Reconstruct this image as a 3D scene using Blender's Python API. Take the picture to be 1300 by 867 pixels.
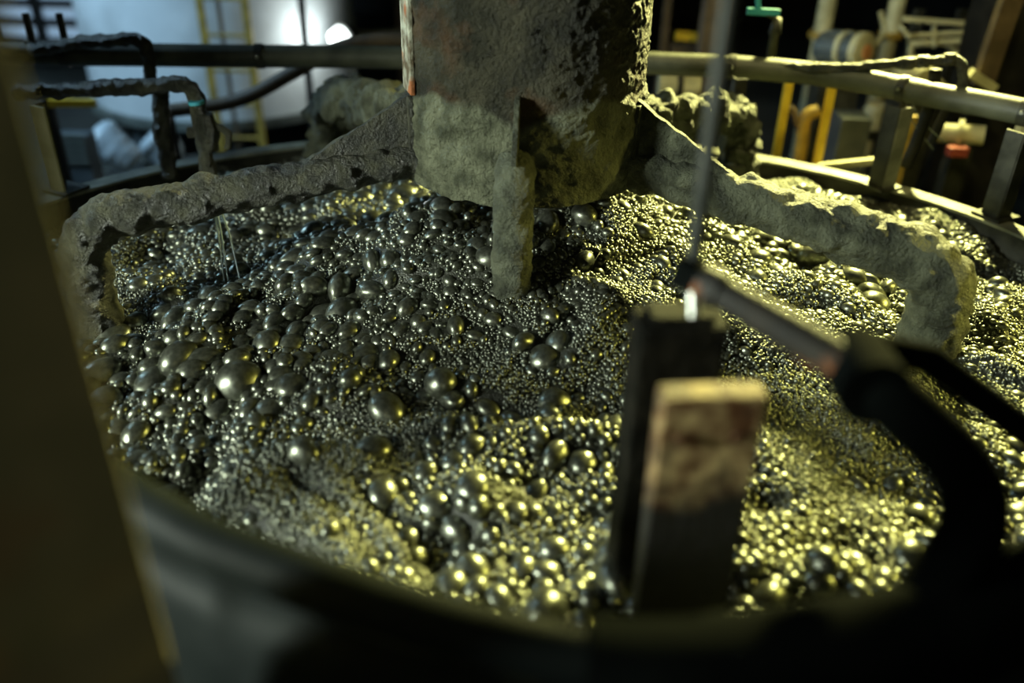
import bpy, bmesh, math
import numpy as np
from mathutils import Vector, Matrix

for o in list(bpy.data.objects):
    bpy.data.objects.remove(o)
S = bpy.context.scene
COL = S.collection

# ------------------------------------------------------------------ camera
CAM = np.array([-0.0132, -3.0236, 2.65])
FW = np.array([-0.003988, 0.861857, -0.507135])
RT = np.array([0.999678, 0.016146, 0.019579])
UP = np.array([-0.025063, 0.506894, 0.861644])
FPX = 1115.57
cd = bpy.data.cameras.new('camera')
cam = bpy.data.objects.new('camera', cd)
COL.objects.link(cam)
cam.matrix_world = Matrix(((RT[0], UP[0], -FW[0], CAM[0]), (RT[1], UP[1], -FW[1], CAM[1]),
                           (RT[2], UP[2], -FW[2], CAM[2]), (0, 0, 0, 1)))
cd.sensor_width = 36
cd.lens = FPX / 1300 * 36
cd.clip_start = 0.05
cd.dof.use_dof = True
cd.dof.focus_distance = 2.9
cd.dof.aperture_fstop = cd.lens / 1000 / 0.047
cd.dof.aperture_blades = 0
S.camera = cam

# ------------------------------------------------------------------ world, lights, exposure
w = bpy.data.worlds.new('world')
S.world = w
w.use_nodes = True
w.node_tree.nodes['Background'].inputs[0].default_value = (0.30, 0.38, 0.30, 1)
w.node_tree.nodes['Background'].inputs[1].default_value = 0.006
S.view_settings.view_transform = 'Standard'
S.view_settings.look = 'None'
S.view_settings.gamma = 1
S.view_settings.exposure = -0.42


def lamp(name, kind, loc, target, power, color, size=0.5, size_y=None, spot=None):
    d = bpy.data.lights.new(name, kind)
    d.energy = power
    d.color = color
    if kind == 'AREA':
        d.size = size
        if size_y:
            d.shape = 'RECTANGLE'
            d.size_y = size_y
    elif kind == 'SPOT':
        d.shadow_soft_size = size
        d.spot_size = math.radians(spot or 80)
        d.spot_blend = 0.8
    else:
        d.shadow_soft_size = size
    o = bpy.data.objects.new(name, d)
    COL.objects.link(o)
    o.location = loc
    o.rotation_euler = (Vector(target) - Vector(loc)).to_track_quat('-Z', 'Y').to_euler()
    return o


# sodium floodlight on the right of the hall, pale daylight entering from the left side
lamp('sodium_floodlight', 'SPOT', (2.35, 2.75, 3.5), (1.15, -0.40, 1.2), 4700, (1.0, 0.95, 0.32), 0.16, spot=66)
lamp('yellow_side_fill', 'SPOT', (3.9, -0.2, 2.5), (0.2, -1.1, 1.0), 560, (1.0, 0.90, 0.18), 0.10, spot=38)  # added weak lamp that gives the bubbles yellow highlights
lamp('side_daylight', 'SPOT', (-3.9, -2.85, 2.75), (-0.1, -0.75, 1.3), 1850, (0.90, 1.0, 0.84), 0.36, spot=54)
lamp('back_daylight', 'AREA', (-4.6, 1.9, 3.6), (-2.9, 4.6, 0.8), 190, (0.47, 0.76, 1.0), 0.8)
lamp('right_bay_lamp', 'SPOT', (0.9, -0.6, 4.4), (2.0, 2.8, 0.8), 270, (1.0, 0.86, 0.36), 0.3, spot=62)
lamp('front_fill', 'AREA', (0.4, -7.0, 4.6), (0.0, -1.0, 1.5), 19, (0.95, 1.0, 0.72), 1.2)  # added weak fill behind the camera, brightens the foreground


def at(x, y, Y=None, z=None, dep=None):
    d = FW + RT * (x - 650) / FPX - UP * (y - 433.5) / FPX
    t = dep if dep else ((z - CAM[2]) / d[2] if z is not None else (Y - CAM[1]) / d[1])
    return CAM + d * t


# ------------------------------------------------------------------ numpy noise
def _h(ix, iy, iz, seed):
    n = (ix * 374761393 + iy * 668265263 + iz * 2147483647 + seed * 974634777) & 0xffffffff
    n = ((n ^ (n >> 13)) * 1274126177) & 0xffffffff
    n = n ^ (n >> 16)
    return (n & 0xffffff) / float(0xffffff)


def vnoise(p, seed=0):
    p = np.asarray(p, float)
    i = np.floor(p).astype(np.int64)
    t = p - i
    t = t * t * (3 - 2 * t)
    r = 0
    for dx in (0, 1):
        for dy in (0, 1):
            for dz in (0, 1):
                wgt = (t[:, 0] if dx else 1 - t[:, 0]) * (t[:, 1] if dy else 1 - t[:, 1]) * (t[:, 2] if dz else 1 - t[:, 2])
                r = r + wgt * _h(i[:, 0] + dx, i[:, 1] + dy, i[:, 2] + dz, seed)
    return r * 2 - 1


def fbm(p, seed=0, oct=3):
    p = np.asarray(p, float)
    a, r = 1.0, 0
    for k in range(oct):
        r = r + a * vnoise(p * 2.0 ** k + 17.3 * k, seed + k)
        a *= 0.5
    return r


# ------------------------------------------------------------------ materials
def mat(name, col, rough=0.6, metal=0.0, spec=0.5):
    m = bpy.data.materials.new(name)
    m.use_nodes = True
    b = m.node_tree.nodes['Principled BSDF']
    b.inputs['Base Color'].default_value = (*col, 1)
    b.inputs['Roughness'].default_value = rough
    b.inputs['Metallic'].default_value = metal
    b.inputs['Specular IOR Level'].default_value = spec
    return m


def noisy(name, c1, c2, scale=8, rough=(0.5, 0.8), metal=0.0, bump=0.3, bscale=None, bdist=0.01,
          spec=0.5, lo=0.4, hi=0.62, c3=None, s3=2.5, lo3=0.5, hi3=0.62, vor=0.0):
    m = mat(name, c1, 0.6, metal, spec)
    nt = m.node_tree
    N, L = nt.nodes, nt.links
    b = N['Principled BSDF']
    tc = N.new('ShaderNodeTexCoord')

    def nz(sc, det=8):
        n = N.new('ShaderNodeTexNoise')
        n.inputs['Scale'].default_value = sc
        n.inputs['Detail'].default_value = det
        L.new(tc.outputs['Object'], n.inputs['Vector'])
        return n

    def ramp(src, a, c, ca, cb):
        r = N.new('ShaderNodeValToRGB')
        r.color_ramp.elements[0].position = a
        r.color_ramp.elements[1].position = c
        r.color_ramp.elements[0].color = (*ca, 1)
        r.color_ramp.elements[1].color = (*cb, 1)
        L.new(src, r.inputs[0])
        return r
    n1 = nz(scale)
    r1 = ramp(n1.outputs[0], lo, hi, c1, c2)
    out = r1.outputs[0]
    if c3:
        n3 = nz(s3)
        m3 = ramp(n3.outputs[0], lo3, hi3, (0, 0, 0), (1, 1, 1))
        mx = N.new('ShaderNodeMix')
        mx.data_type = 'RGBA'
        L.new(m3.outputs[0], mx.inputs[0])
        L.new(out, mx.inputs[6])
        mx.inputs[7].default_value = (*c3, 1)
        out = mx.outputs[2]
    L.new(out, b.inputs['Base Color'])
    rr = N.new('ShaderNodeMapRange')
    rr.inputs[3].default_value, rr.inputs[4].default_value = rough
    L.new(n1.outputs[0], rr.inputs[0])
    L.new(rr.outputs[0], b.inputs['Roughness'])
    nb = nz(bscale or scale * 4, 12)
    nb.inputs['Roughness'].default_value = 0.62
    src = nb.outputs[0]
    if vor:
        v = N.new('ShaderNodeTexVoronoi')
        v.inputs['Scale'].default_value = vor
        L.new(tc.outputs['Object'], v.inputs['Vector'])
        ad = N.new('ShaderNodeMath')
        ad.operation = 'MULTIPLY_ADD'
        L.new(v.outputs['Distance'], ad.inputs[0])
        ad.inputs[1].default_value = -0.8
        L.new(src, ad.inputs[2])
        src = ad.outputs[0]
    bp = N.new('ShaderNodeBump')
    bp.inputs['Strength'].default_value = bump
    bp.inputs['Distance'].default_value = bdist
    L.new(src, bp.inputs['Height'])
    L.new(bp.outputs[0], b.inputs['Normal'])
    return m


M = {}
M['crust'] = noisy('slurry_crust', (0.034, 0.038, 0.023), (0.125, 0.135, 0.088), 11, (0.4, 0.7), 0, 1.0, 75, 0.024, 0.5)
M['crust_wet'] = noisy('wet_slurry_crust', (0.015, 0.016, 0.009), (0.062, 0.062, 0.036), 12, (0.25, 0.5), 0, 1.0, 70, 0.026, 0.6)
M['froth'] = noisy('froth_film', (0.018, 0.019, 0.014), (0.04, 0.042, 0.032), 14, (0.3, 0.45), 0.35, 0.6, 160, 0.004, 0.6, vor=170)
M['bubble'] = noisy('bubble_film', (0.12, 0.127, 0.10), (0.22, 0.23, 0.185), 3, (0.26, 0.38), 0.85, 0.06, 70, 0.004, 0.6)
M['steel_dark'] = noisy('dark_dirty_steel', (0.018, 0.019, 0.014), (0.05, 0.05, 0.038), 10, (0.35, 0.65), 0.3, 0.5, 60, 0.004)
M['steel_black'] = noisy('blackened_steel', (0.008, 0.008, 0.007), (0.02, 0.019, 0.016), 10, (0.5, 0.7), 0.0, 0.4, 50, 0.004, 0.3)
M['galv'] = noisy('grey_galvanised_steel', (0.10, 0.115, 0.105), (0.18, 0.20, 0.18), 9, (0.4, 0.6), 0.2, 0.3, 60, 0.003)
M['pipe_green'] = noisy('grey_green_pipe_paint', (0.035, 0.038, 0.025), (0.075, 0.08, 0.054), 6, (0.4, 0.65), 0, 0.4, 50, 0.004)
M['hose'] = noisy('black_rubber_hose', (0.010, 0.013, 0.013), (0.018, 0.022, 0.022), 5, (0.5, 0.58), 0, 0.2, 30, 0.003, 0.07)
M['timber'] = noisy('stained_olive_timber', (0.27, 0.25, 0.14), (0.40, 0.34, 0.19), 5, (0.6, 0.85), 0, 0.3, 30, 0.004, 0.3, c3=(0.38, 0.24, 0.12), s3=3)
M['rust'] = noisy('rusty_steel', (0.05, 0.024, 0.012), (0.24, 0.10, 0.035), 14, (0.5, 0.8), 0.0, 0.6, 60, 0.006, c3=(0.025, 0.02, 0.015), s3=9)
M['lever'] = noisy('dark_rust_spotted_steel', (0.012, 0.011, 0.009), (0.028, 0.023, 0.016), 9, (0.55, 0.75), 0.0, 0.4, 50, 0.004, c3=(0.34, 0.11, 0.028), s3=13, lo3=0.58, hi3=0.66)
M['yellow'] = noisy('yellow_safety_paint', (0.62, 0.40, 0.02), (0.78, 0.54, 0.035), 10, (0.4, 0.6), 0, 0.2, 40, 0.003)
M['yellow_dull'] = noisy('dirty_yellow_paint', (0.25, 0.17, 0.03), (0.45, 0.30, 0.05), 10, (0.5, 0.7), 0, 0.2, 40, 0.003)
M['white'] = noisy('white_tank_paint', (0.62, 0.66, 0.68), (0.72, 0.76, 0.78), 2, (0.5, 0.65), 0, 0.1, 20, 0.003, c3=(0.5, 0.53, 0.54), s3=1.2)
M['cream'] = noisy('cream_pipe_paint', (0.36, 0.34, 0.20), (0.52, 0.50, 0.31), 8, (0.4, 0.6), 0, 0.3, 40, 0.004)
M['brown'] = noisy('brown_primer', (0.07, 0.048, 0.026), (0.13, 0.09, 0.05), 7, (0.5, 0.75), 0, 0.4, 40, 0.004)
M['teal'] = noisy('teal_handle_paint', (0.03, 0.25, 0.32), (0.06, 0.36, 0.44), 9, (0.35, 0.5), 0, 0.2, 40, 0.002)
M['bluegrey'] = noisy('blue_grey_enamel', (0.05, 0.065, 0.075), (0.085, 0.10, 0.11), 6, (0.4, 0.6), 0, 0.2, 40, 0.003)
M['paleblue'] = noisy('pale_blue_surface', (0.50, 0.58, 0.64), (0.62, 0.70, 0.76), 4, (0.35, 0.5), 0, 0.3, 12, 0.02)
M['orange'] = noisy('orange_enamel', (0.52, 0.22, 0.08), (0.60, 0.30, 0.12), 8, (0.4, 0.6), 0, 0.2)
M['red'] = noisy('red_valve_paint', (0.25, 0.04, 0.03), (0.32, 0.06, 0.04), 8, (0.4, 0.6), 0, 0.2)
M['concrete'] = noisy('damp_concrete', (0.045, 0.047, 0.04), (0.085, 0.088, 0.075), 1.5, (0.35, 0.7), 0, 0.4, 12, 0.01)
M['wall'] = noisy('dark_cladding', (0.02, 0.021, 0.018), (0.035, 0.036, 0.03), 2, (0.6, 0.8), 0, 0.2)
M['flange'] = noisy('worn_rim_paint', (0.13, 0.135, 0.10), (0.26, 0.265, 0.20), 9, (0.35, 0.6), 0, 0.4, 50, 0.004)
M['flat_black'] = noisy('flat_black_finish', (0.003, 0.004, 0.004), (0.006, 0.0075, 0.007), 6, (0.8, 0.95), 0, 0.2, 40, 0.003, 0.02)  # near-black with almost no sheen, for foreground parts
M['rodsteel'] = noisy('dull_rod_steel', (0.045, 0.05, 0.045), (0.08, 0.085, 0.078), 12, (0.35, 0.5), 0.2, 0.3, 60, 0.003)
M['wetblack'] = noisy('wet_black_timber', (0.005, 0.005, 0.004), (0.013, 0.012, 0.009), 18, (0.5, 0.8), 0, 0.9, 50, 0.012, 0.06)
M['chrome'] = mat('bright_bolt_steel', (0.32, 0.33, 0.31), 0.3, 1.0)


# ------------------------------------------------------------------ mesh helpers
def tag(o, label=None, cat=None, group=None, kind=None):
    if label:
        o['label'] = label
    if cat:
        o['category'] = cat
    if group:
        o['group'] = group
    if kind:
        o['kind'] = kind
    return o


def empty(name, loc, label, cat, group=None):
    o = bpy.data.objects.new(name, None)
    o.empty_display_size = 0.1
    COL.objects.link(o)
    o.location = Vector([float(v) for v in loc])
    return tag(o, label, cat, group)


def link(name, me, m, parent=None):
    o = bpy.data.objects.new(name, me)
    if m is not None and not me.materials:
        me.materials.append(M[m] if isinstance(m, str) else m)
    COL.objects.link(o)
    if parent is not None:
        o.parent = parent
        off = Vector((0, 0, 0))
        p = parent
        while p is not None:
            off += p.location
            p = p.parent
        o.location = o.location - off
    return o


class MB:
    """collects shapes (world coordinates) into one mesh"""

    def __init__(s):
        s.v, s.f, s.n = [], [], 0

    def add(s, v, f):
        v = np.asarray(v, float)
        s.v.append(v)
        s.f += [tuple(i + s.n for i in q) for q in f]
        s.n += len(v)
        return s

    def box(s, c, size, X=None, Y=None, Z=None):
        c = np.asarray(c, float)
        X = np.array([1., 0, 0]) if X is None else np.asarray(X, float)
        Y = np.array([0, 1., 0]) if Y is None else np.asarray(Y, float)
        Z = np.cross(X, Y) if Z is None else np.asarray(Z, float)
        X, Y, Z = [q / np.linalg.norm(q) for q in (X, Y, Z)]
        hx, hy, hz = [q / 2 for q in size]
        v = [c + a * hx * X + b * hy * Y + d * hz * Z for d in (-1, 1) for b in (-1, 1) for a in (-1, 1)]
        return s.add(v, [(0, 2, 3, 1), (4, 5, 7, 6), (0, 1, 5, 4), (2, 6, 7, 3), (0, 4, 6, 2), (1, 3, 7, 5)])

    def bar(s, a, b, wd, th, side=(0, 0, 1)):
        a, b = np.asarray(a, float), np.asarray(b, float)
        d = b - a
        L = np.linalg.norm(d)
        d = d / L
        sd = np.asarray(side, float)
        sd = sd - d * (sd @ d)
        if np.linalg.norm(sd) < 1e-4:
            sd = np.array([1., 0, 0]) - d * d[0]
        sd /= np.linalg.norm(sd)
        return s.box((a + b) / 2, (L, wd, th), d, sd, np.cross(d, sd))

    def tube(s, path, rad, seg=16, amp=0, nsc=20, seed=0, step=None, cap=True, drip=0, crust=0):
        path = np.asarray(path, float)
        rad = np.full(len(path), rad, float) if np.isscalar(rad) else np.asarray(rad, float)
        if step:
            sl = np.r_[0, np.cumsum(np.linalg.norm(np.diff(path, axis=0), axis=1))]
            n = max(2, int(sl[-1] / step) + 1)
            q = np.linspace(0, sl[-1], n)
            path = np.c_[[np.interp(q, sl, path[:, k]) for k in range(3)]].T
            rad = np.interp(q, sl, rad)
        n = len(path)
        T = np.gradient(path, axis=0)
        T /= np.linalg.norm(T, axis=1)[:, None]
        ref = np.array([0, 0, 1.]) if abs(T[0, 2]) < 0.9 else np.array([1., 0, 0])
        U = np.zeros_like(path)
        u = ref - T[0] * (ref @ T[0])
        for i in range(n):
            u = u - T[i] * (u @ T[i])
            u /= np.linalg.norm(u)
            U[i] = u
        W = np.cross(T, U)
        a = np.arange(seg) * 2 * math.pi / seg
        nrm = U[:, None, :] * np.cos(a)[None, :, None] + W[:, None, :] * np.sin(a)[None, :, None]
        P = path[:, None, :] + nrm * rad[:, None, None]
        if amp:
            q = P.reshape(-1, 3)
            nn = fbm(q * nsc, seed, 4).reshape(n, seg)
            P = P + nrm * (nn * amp)[:, :, None]
            if crust:
                k2 = np.abs(fbm(q * nsc * 0.45, seed + 40, 3)).reshape(n, seg)
                P = P + nrm * (k2 * crust)[:, :, None]
            if drip:
                k2 = np.clip(fbm(q * np.array([1, 1, 0.35]) * nsc * 0.9, seed + 9, 3), 0, 1).reshape(n, seg)
                P[:, :, 2] -= k2 * drip * np.clip(0.4 - nrm[:, :, 2], 0, 1.4)
        v = P.reshape(-1, 3)
        f = [(i * seg + j, i * seg + (j + 1) % seg, (i + 1) * seg + (j + 1) % seg, (i + 1) * seg + j)
             for i in range(n - 1) for j in range(seg)]
        if cap:
            v = np.r_[v, path[:1], path[-1:]]
            k = n * seg
            f += [(k, (j + 1) % seg, j) for j in range(seg)]
            f += [(k + 1, (n - 1) * seg + j, (n - 1) * seg + (j + 1) % seg) for j in range(seg)]
        return s.add(v, f)

    def prism(s, poly, nrm, th):
        """convex polygon (3d points) with thickness th along nrm"""
        poly = np.asarray(poly, float)
        nrm = np.asarray(nrm, float) / np.linalg.norm(nrm)
        n = len(poly)
        v = np.r_[poly - nrm * th / 2, poly + nrm * th / 2]
        f = [tuple(range(n))[::-1], tuple(range(n, 2 * n))] + [(i, (i + 1) % n, n + (i + 1) % n, n + i) for i in range(n)]
        return s.add(v, f)

    def build(s, name, m, parent=None, smooth=False, bevel=0, origin=None):
        V = np.concatenate(s.v)
        o0 = np.array(origin if origin is not None else ((V.min(0) + V.max(0)) / 2), float)
        if origin is None:
            o0[2] = V[:, 2].min()
        me = bpy.data.meshes.new(name)
        me.from_pydata((V - o0).tolist(), [], s.f)
        bm = bmesh.new()
        bm.from_mesh(me)
        bmesh.ops.recalc_face_normals(bm, faces=bm.faces)
        if bevel:
            bmesh.ops.bevel(bm, geom=bm.edges[:], offset=bevel, segments=2, affect='EDGES', profile=0.6)
        bm.to_mesh(me)
        bm.free()
        if smooth:
            me.polygons.foreach_set('use_smooth', [True] * len(me.polygons))
            if smooth == 'auto':
                me.set_sharp_from_angle(angle=math.radians(38))
        o = bpy.data.objects.new(name, me)
        me.materials.append(M[m] if isinstance(m, str) else m)
        COL.objects.link(o)
        o.location = Vector(o0.tolist())
        if parent is not None:
            o.parent = parent
            p = parent
            while p is not None:
                o.location -= p.location
                p = p.parent
        return o


def fillet(pts, r, n=8):
    pts = [np.asarray(p, float) for p in pts]
    out = [pts[0]]
    for i in range(1, len(pts) - 1):
        a, b, c = pts[i - 1], pts[i], pts[i + 1]
        d1, d2 = (a - b), (c - b)
        l1, l2 = np.linalg.norm(d1), np.linalg.norm(d2)
        rr = min(r, l1 * 0.49, l2 * 0.49)
        p1, p2 = b + d1 / l1 * rr, b + d2 / l2 * rr
        for k in range(n + 1):
            t = k / n
            out.append((1 - t) ** 2 * p1 + 2 * t * (1 - t) * b + t * t * p2)
    out.append(pts[-1])
    return np.array(out)


def smooth_path(pts, n=10):
    pts = [np.asarray(p, float) for p in pts]
    p = [2 * pts[0] - pts[1]] + pts + [2 * pts[-1] - pts[-2]]
    out = []
    for i in range(1, len(p) - 2):
        for k in range(n):
            t = k / n
            out.append(0.5 * (2 * p[i] + (p[i + 1] - p[i - 1]) * t + (2 * p[i - 1] - 5 * p[i] + 4 * p[i + 1] - p[i + 2]) * t * t
                              + (3 * p[i] - p[i - 1] - 3 * p[i + 1] + p[i + 2]) * t ** 3))
    out.append(pts[-1])
    return np.array(out)


def pipe(pts, r, m, name, parent=None, label=None, cat=None, group=None, fil=0.06, seg=16, amp=0, nsc=20, seed=0, step=None,
         drip=0, crust=0, curve=False):
    path = smooth_path(pts) if curve else (fillet(pts, fil) if len(pts) > 2 else np.array(pts, float))
    o = MB().tube(path, r, seg, amp, nsc, seed, step, True, drip, crust).build(name, m, parent, 'auto' if not amp else True)
    return tag(o, label, cat, group)


# ------------------------------------------------------------------ the setting
FROTH_Z, RIM_Z = 1.205, 1.30
TA, TB, TY = 2.10, 1.70, -0.40      # tank plan: half axes and centre


def slab(name, c, size, m):
    o = MB().box(c, size).build(name, m)
    o['kind'] = 'structure'
    return o


slab('floor', (0, 3, -0.05), (18, 22, 0.1), 'concrete')
slab('wall_back', (0, 12.0, 2.5), (18, 0.2, 5), 'wall')
slab('wall_left', (-8.9, 3, 2.5), (0.2, 18, 5), 'wall')
slab('wall_right', (8.9, 3, 2.5), (0.2, 18, 5), 'wall')

# ------------------------------------------------------------------ tank
tank = empty('froth_tank', (0, TY, 0), 'oval steel tank brim full of grey froth under the drum', 'tank')


def ell(a, b, z, n=128):
    t = np.arange(n) * 2 * math.pi / n
    return np.c_[a * np.cos(t), TY + b * np.sin(t), np.full(n, z)]


def rings(mb, secs):
    n = len(secs[0])
    base = mb.n
    V = np.concatenate(secs)
    f = []
    k = len(secs)
    for i in range(k):
        for j in range(n):
            a, b = i * n, ((i + 1) % k) * n
            f.append((a + j, a + (j + 1) % n, b + (j + 1) % n, b + j))
    mb.add(V, f)
    return mb


rings(MB(), [ell(TA, TB, 0.35), ell(TA + .02, TB + .02, 0.35), ell(TA + .02, TB + .02, RIM_Z - .006), ell(TA, TB, RIM_Z - .006)]).build('tank_wall', 'steel_dark', tank)
rings(MB(), [ell(TA - .012, TB - .012, RIM_Z - .012), ell(TA + .075, TB + .075, RIM_Z - .012), ell(TA + .075, TB + .075, RIM_Z),
             ell(TA - .012, TB - .012, RIM_Z)]).build('rim_flange', 'flange', tank)
rings(MB(), [ell(TA - .4, TB - .4, 0.0), ell(TA, TB, 0.0), ell(TA, TB, 0.35), ell(TA - .4, TB - .4, 0.35)]).build('tank_foot', 'concrete', tank)

# ------------------------------------------------------------------ froth
rng = np.random.default_rng(7)


def base_h(x, y):
    """large-scale froth surface: boils up around the drum, sags toward the wall"""
    r = np.hypot(x, y)
    p = np.c_[x, y, np.zeros_like(x)]
    wrp = np.c_[vnoise(p * 1.7, 3), vnoise(p * 1.7, 4), np.zeros_like(x)] * 0.22
    q = p + wrp
    z = FROTH_Z + 0.27 * np.exp(-(r / 0.72) ** 2)
    z = z + 0.040 * vnoise(q * 2.3, 11) + 0.040 * vnoise(q * 5.2, 12) + 0.022 * vnoise(q * 11, 13)
    rid = 1 - np.abs(vnoise(q * np.array([2.4, 4.2, 1]), 14))
    return z + 0.045 * (rid - 0.6)


X0, X1, Y0, Y1, GS = -2.1, 2.1, -2.15, 1.32, 0.006
gx = np.arange(X0, X1 + GS, GS)
gy = np.arange(Y0, Y1 + GS, GS)
GX, GY = np.meshgrid(gx, gy)
H0 = base_h(GX.ravel(), GY.ravel()).reshape(GX.shape)
COV = np.zeros_like(H0)                      # how far larger bubbles already rise above the surface


def inside(x, y, mrg=0.0):
    return (x / (TA - mrg)) ** 2 + ((y - TY) / (TB - mrg)) ** 2 < 1


def gidx(x, y):
    return (np.clip(((y - Y0) / GS).astype(int), 0, len(gy) - 1), np.clip(((x - X0) / GS).astype(int), 0, len(gx) - 1))


pool = []                                    # accepted bubbles: x y z rx ry rz angle


def throw(xs, ys, rs, gap, el=(0.62, 1.0), fl=(0.5, 0.92), sink=0.22):
    """accept bubbles that do not sit inside bigger ones and stamp them"""
    for x, y, r in zip(xs, ys, rs):
        iy, ix = int((y - Y0) / GS), int((x - X0) / GS)
        if not (0 <= iy < len(gy) and 0 <= ix < len(gx)) or COV[iy, ix] > gap * r:
            continue
        e, fz = rng.uniform(*el), rng.uniform(*fl)
        ang = math.atan2(y, x) + rng.normal(0, 0.45) + (0.5 if x < 0 else -0.3)
        z = H0[iy, ix] - sink * r
        pool.append((x, y, z, r, r * e, r * fz, ang))
        k = int(r / GS) + 1
        ya, yb, xa, xb = max(0, iy - k), min(len(gy), iy + k + 1), max(0, ix - k), min(len(gx), ix + k + 1)
        d2 = ((GX[ya:yb, xa:xb] - x) ** 2 + (GY[ya:yb, xa:xb] - y) ** 2) / (r * 0.92) ** 2
        COV[ya:yb, xa:xb] = np.maximum(COV[ya:yb, xa:xb], r * fz * np.sqrt(np.clip(1 - d2, 0, 1)))


def cand(n, mrg):
    x = rng.uniform(-TA, TA, n)
    y = rng.uniform(TY - TB, TY + TB, n)
    k = inside(x, y, mrg)
    return x[k], y[k]


def msk(x, y, sc, seed):
    return fbm(np.c_[x, y, np.zeros_like(x)] * sc, seed, 3)


# 300 large bubbles, clustered
x, y = cand(9000, 0.1)
k = (msk(x, y, 1.6, 21) + rng.normal(0, 0.35, len(x)) > 0.0)
x, y = x[k], y[k]
r = np.sort(np.clip(rng.lognormal(math.log(0.030), 0.33, len(x)), 0.021, 0.075))[::-1]
throw(x, y, r, 0.30)
pool.sort(key=lambda b: -b[3])
N_BIG = min(300, len(pool))
# middling
x, y = cand(42000, 0.05)
k = (msk(x, y, 2.4, 22) + rng.normal(0, 0.28, len(x)) > 0.12)
x, y = x[k], y[k]
r = np.sort(np.clip(rng.lognormal(math.log(0.0145), 0.32, len(x)), 0.0095, 0.026))[::-1]
throw(x, y, r, 0.35)
N_MID = len(pool)
# fine froth on a jittered grid
sp = 0.0088
fx, fy = np.meshgrid(np.arange(-TA, TA, sp), np.arange(TY - TB, TY + TB, sp))
fx = fx.ravel() + rng.uniform(-.5, .5, fx.size) * sp
fy = fy.ravel() + rng.uniform(-.5, .5, fy.size) * sp
k = inside(fx, fy, 0.01)
fx, fy = fx[k], fy[k]
fr = np.clip(rng.lognormal(math.log(0.0056), 0.30, len(fx)) * (1 + 0.3 * msk(fx, fy, 3.0, 23)), 0.0038, 0.0115)
iy, ix = gidx(fx, fy)
k = COV[iy, ix] < 0.35 * fr
fx, fy, fr, iy, ix = fx[k], fy[k], fr[k], iy[k], ix[k]
fz = H0[iy, ix] + rng.normal(0, 0.0022, len(fx))

# base surface under the bubbles
st = 3
hx, hy = gx[::st], gy[::st]
HX, HY = np.meshgrid(hx, hy)
ok = inside(HX, HY, 0.003)
HZ = H0[::st, ::st] - 0.003
idx = -np.ones(HX.shape, int)
idx[ok] = np.arange(ok.sum())
q = np.stack([idx[:-1, :-1], idx[:-1, 1:], idx[1:, 1:], idx[1:, :-1]], -1).reshape(-1, 4)
q = q[(q >= 0).all(1)]
me = bpy.data.meshes.new('froth')
me.from_pydata(np.c_[HX[ok], HY[ok] - TY, HZ[ok] - FROTH_Z].tolist(), [], q.tolist())
me.polygons.foreach_set('use_smooth', [True] * len(me.polygons))
froth = bpy.data.objects.new('froth', me)
me.materials.append(M['froth'])
COL.objects.link(froth)
froth.location = (0, TY, FROTH_Z)
tag(froth, 'dark metallic mineral froth of bubbles filling the tank below the drum', 'froth')


def sphere_mesh(sub):
    m = bpy.data.meshes.new('bubble')
    b = bmesh.new()
    bmesh.ops.create_icosphere(b, subdivisions=sub, radius=1)
    b.to_mesh(m)
    b.free()
    m.polygons.foreach_set('use_smooth', [True] * len(m.polygons))
    m.materials.append(M['bubble'])
    return m


def bubble_variant(k):
    m = sphere_mesh(4)
    co = np.zeros(len(m.vertices) * 3)
    m.vertices.foreach_get('co', co)
    co = co.reshape(-1, 3)
    g = np.random.default_rng(k)
    co[:, 1] *= 1 - 0.22 * (co[:, 0] * 0.5 + 0.5) * g.uniform(0, 1)          # teardrop
    co *= (1 + 0.06 * vnoise(co * 1.3 + k * 5, 50 + k))[:, None]
    m.vertices.foreach_set('co', co.ravel())
    return m


VAR = [bubble_variant(k) for k in range(6)]
for i in range(N_BIG):
    x, y, z, rx, ry, rz, a = pool[i]
    o = bpy.data.objects.new('bubble', VAR[i % 6])
    COL.objects.link(o)
    o.parent = froth
    o.location = (x, y - TY, z - FROTH_Z)
    o.scale = (rx, ry, rz)
    o.rotation_euler = (rng.normal(0, 0.2), rng.normal(0.1, 0.2), a)

mid = np.array(pool[N_BIG:])
nf = len(fx)
P = np.r_[mid[:, :3], np.c_[fx, fy, fz]]
SC = np.r_[mid[:, 3:6], np.c_[fr, fr * rng.uniform(.75, 1, nf), fr * rng.uniform(.7, 1.05, nf)]]
RO = np.zeros((len(P), 3))
RO[:, 2] = np.r_[mid[:, 6], rng.uniform(0, 6.28, nf)]
RO[:, :2] = rng.normal(0, 0.25, (len(P), 2))
print('bubbles', N_BIG, len(mid), nf)


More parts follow.
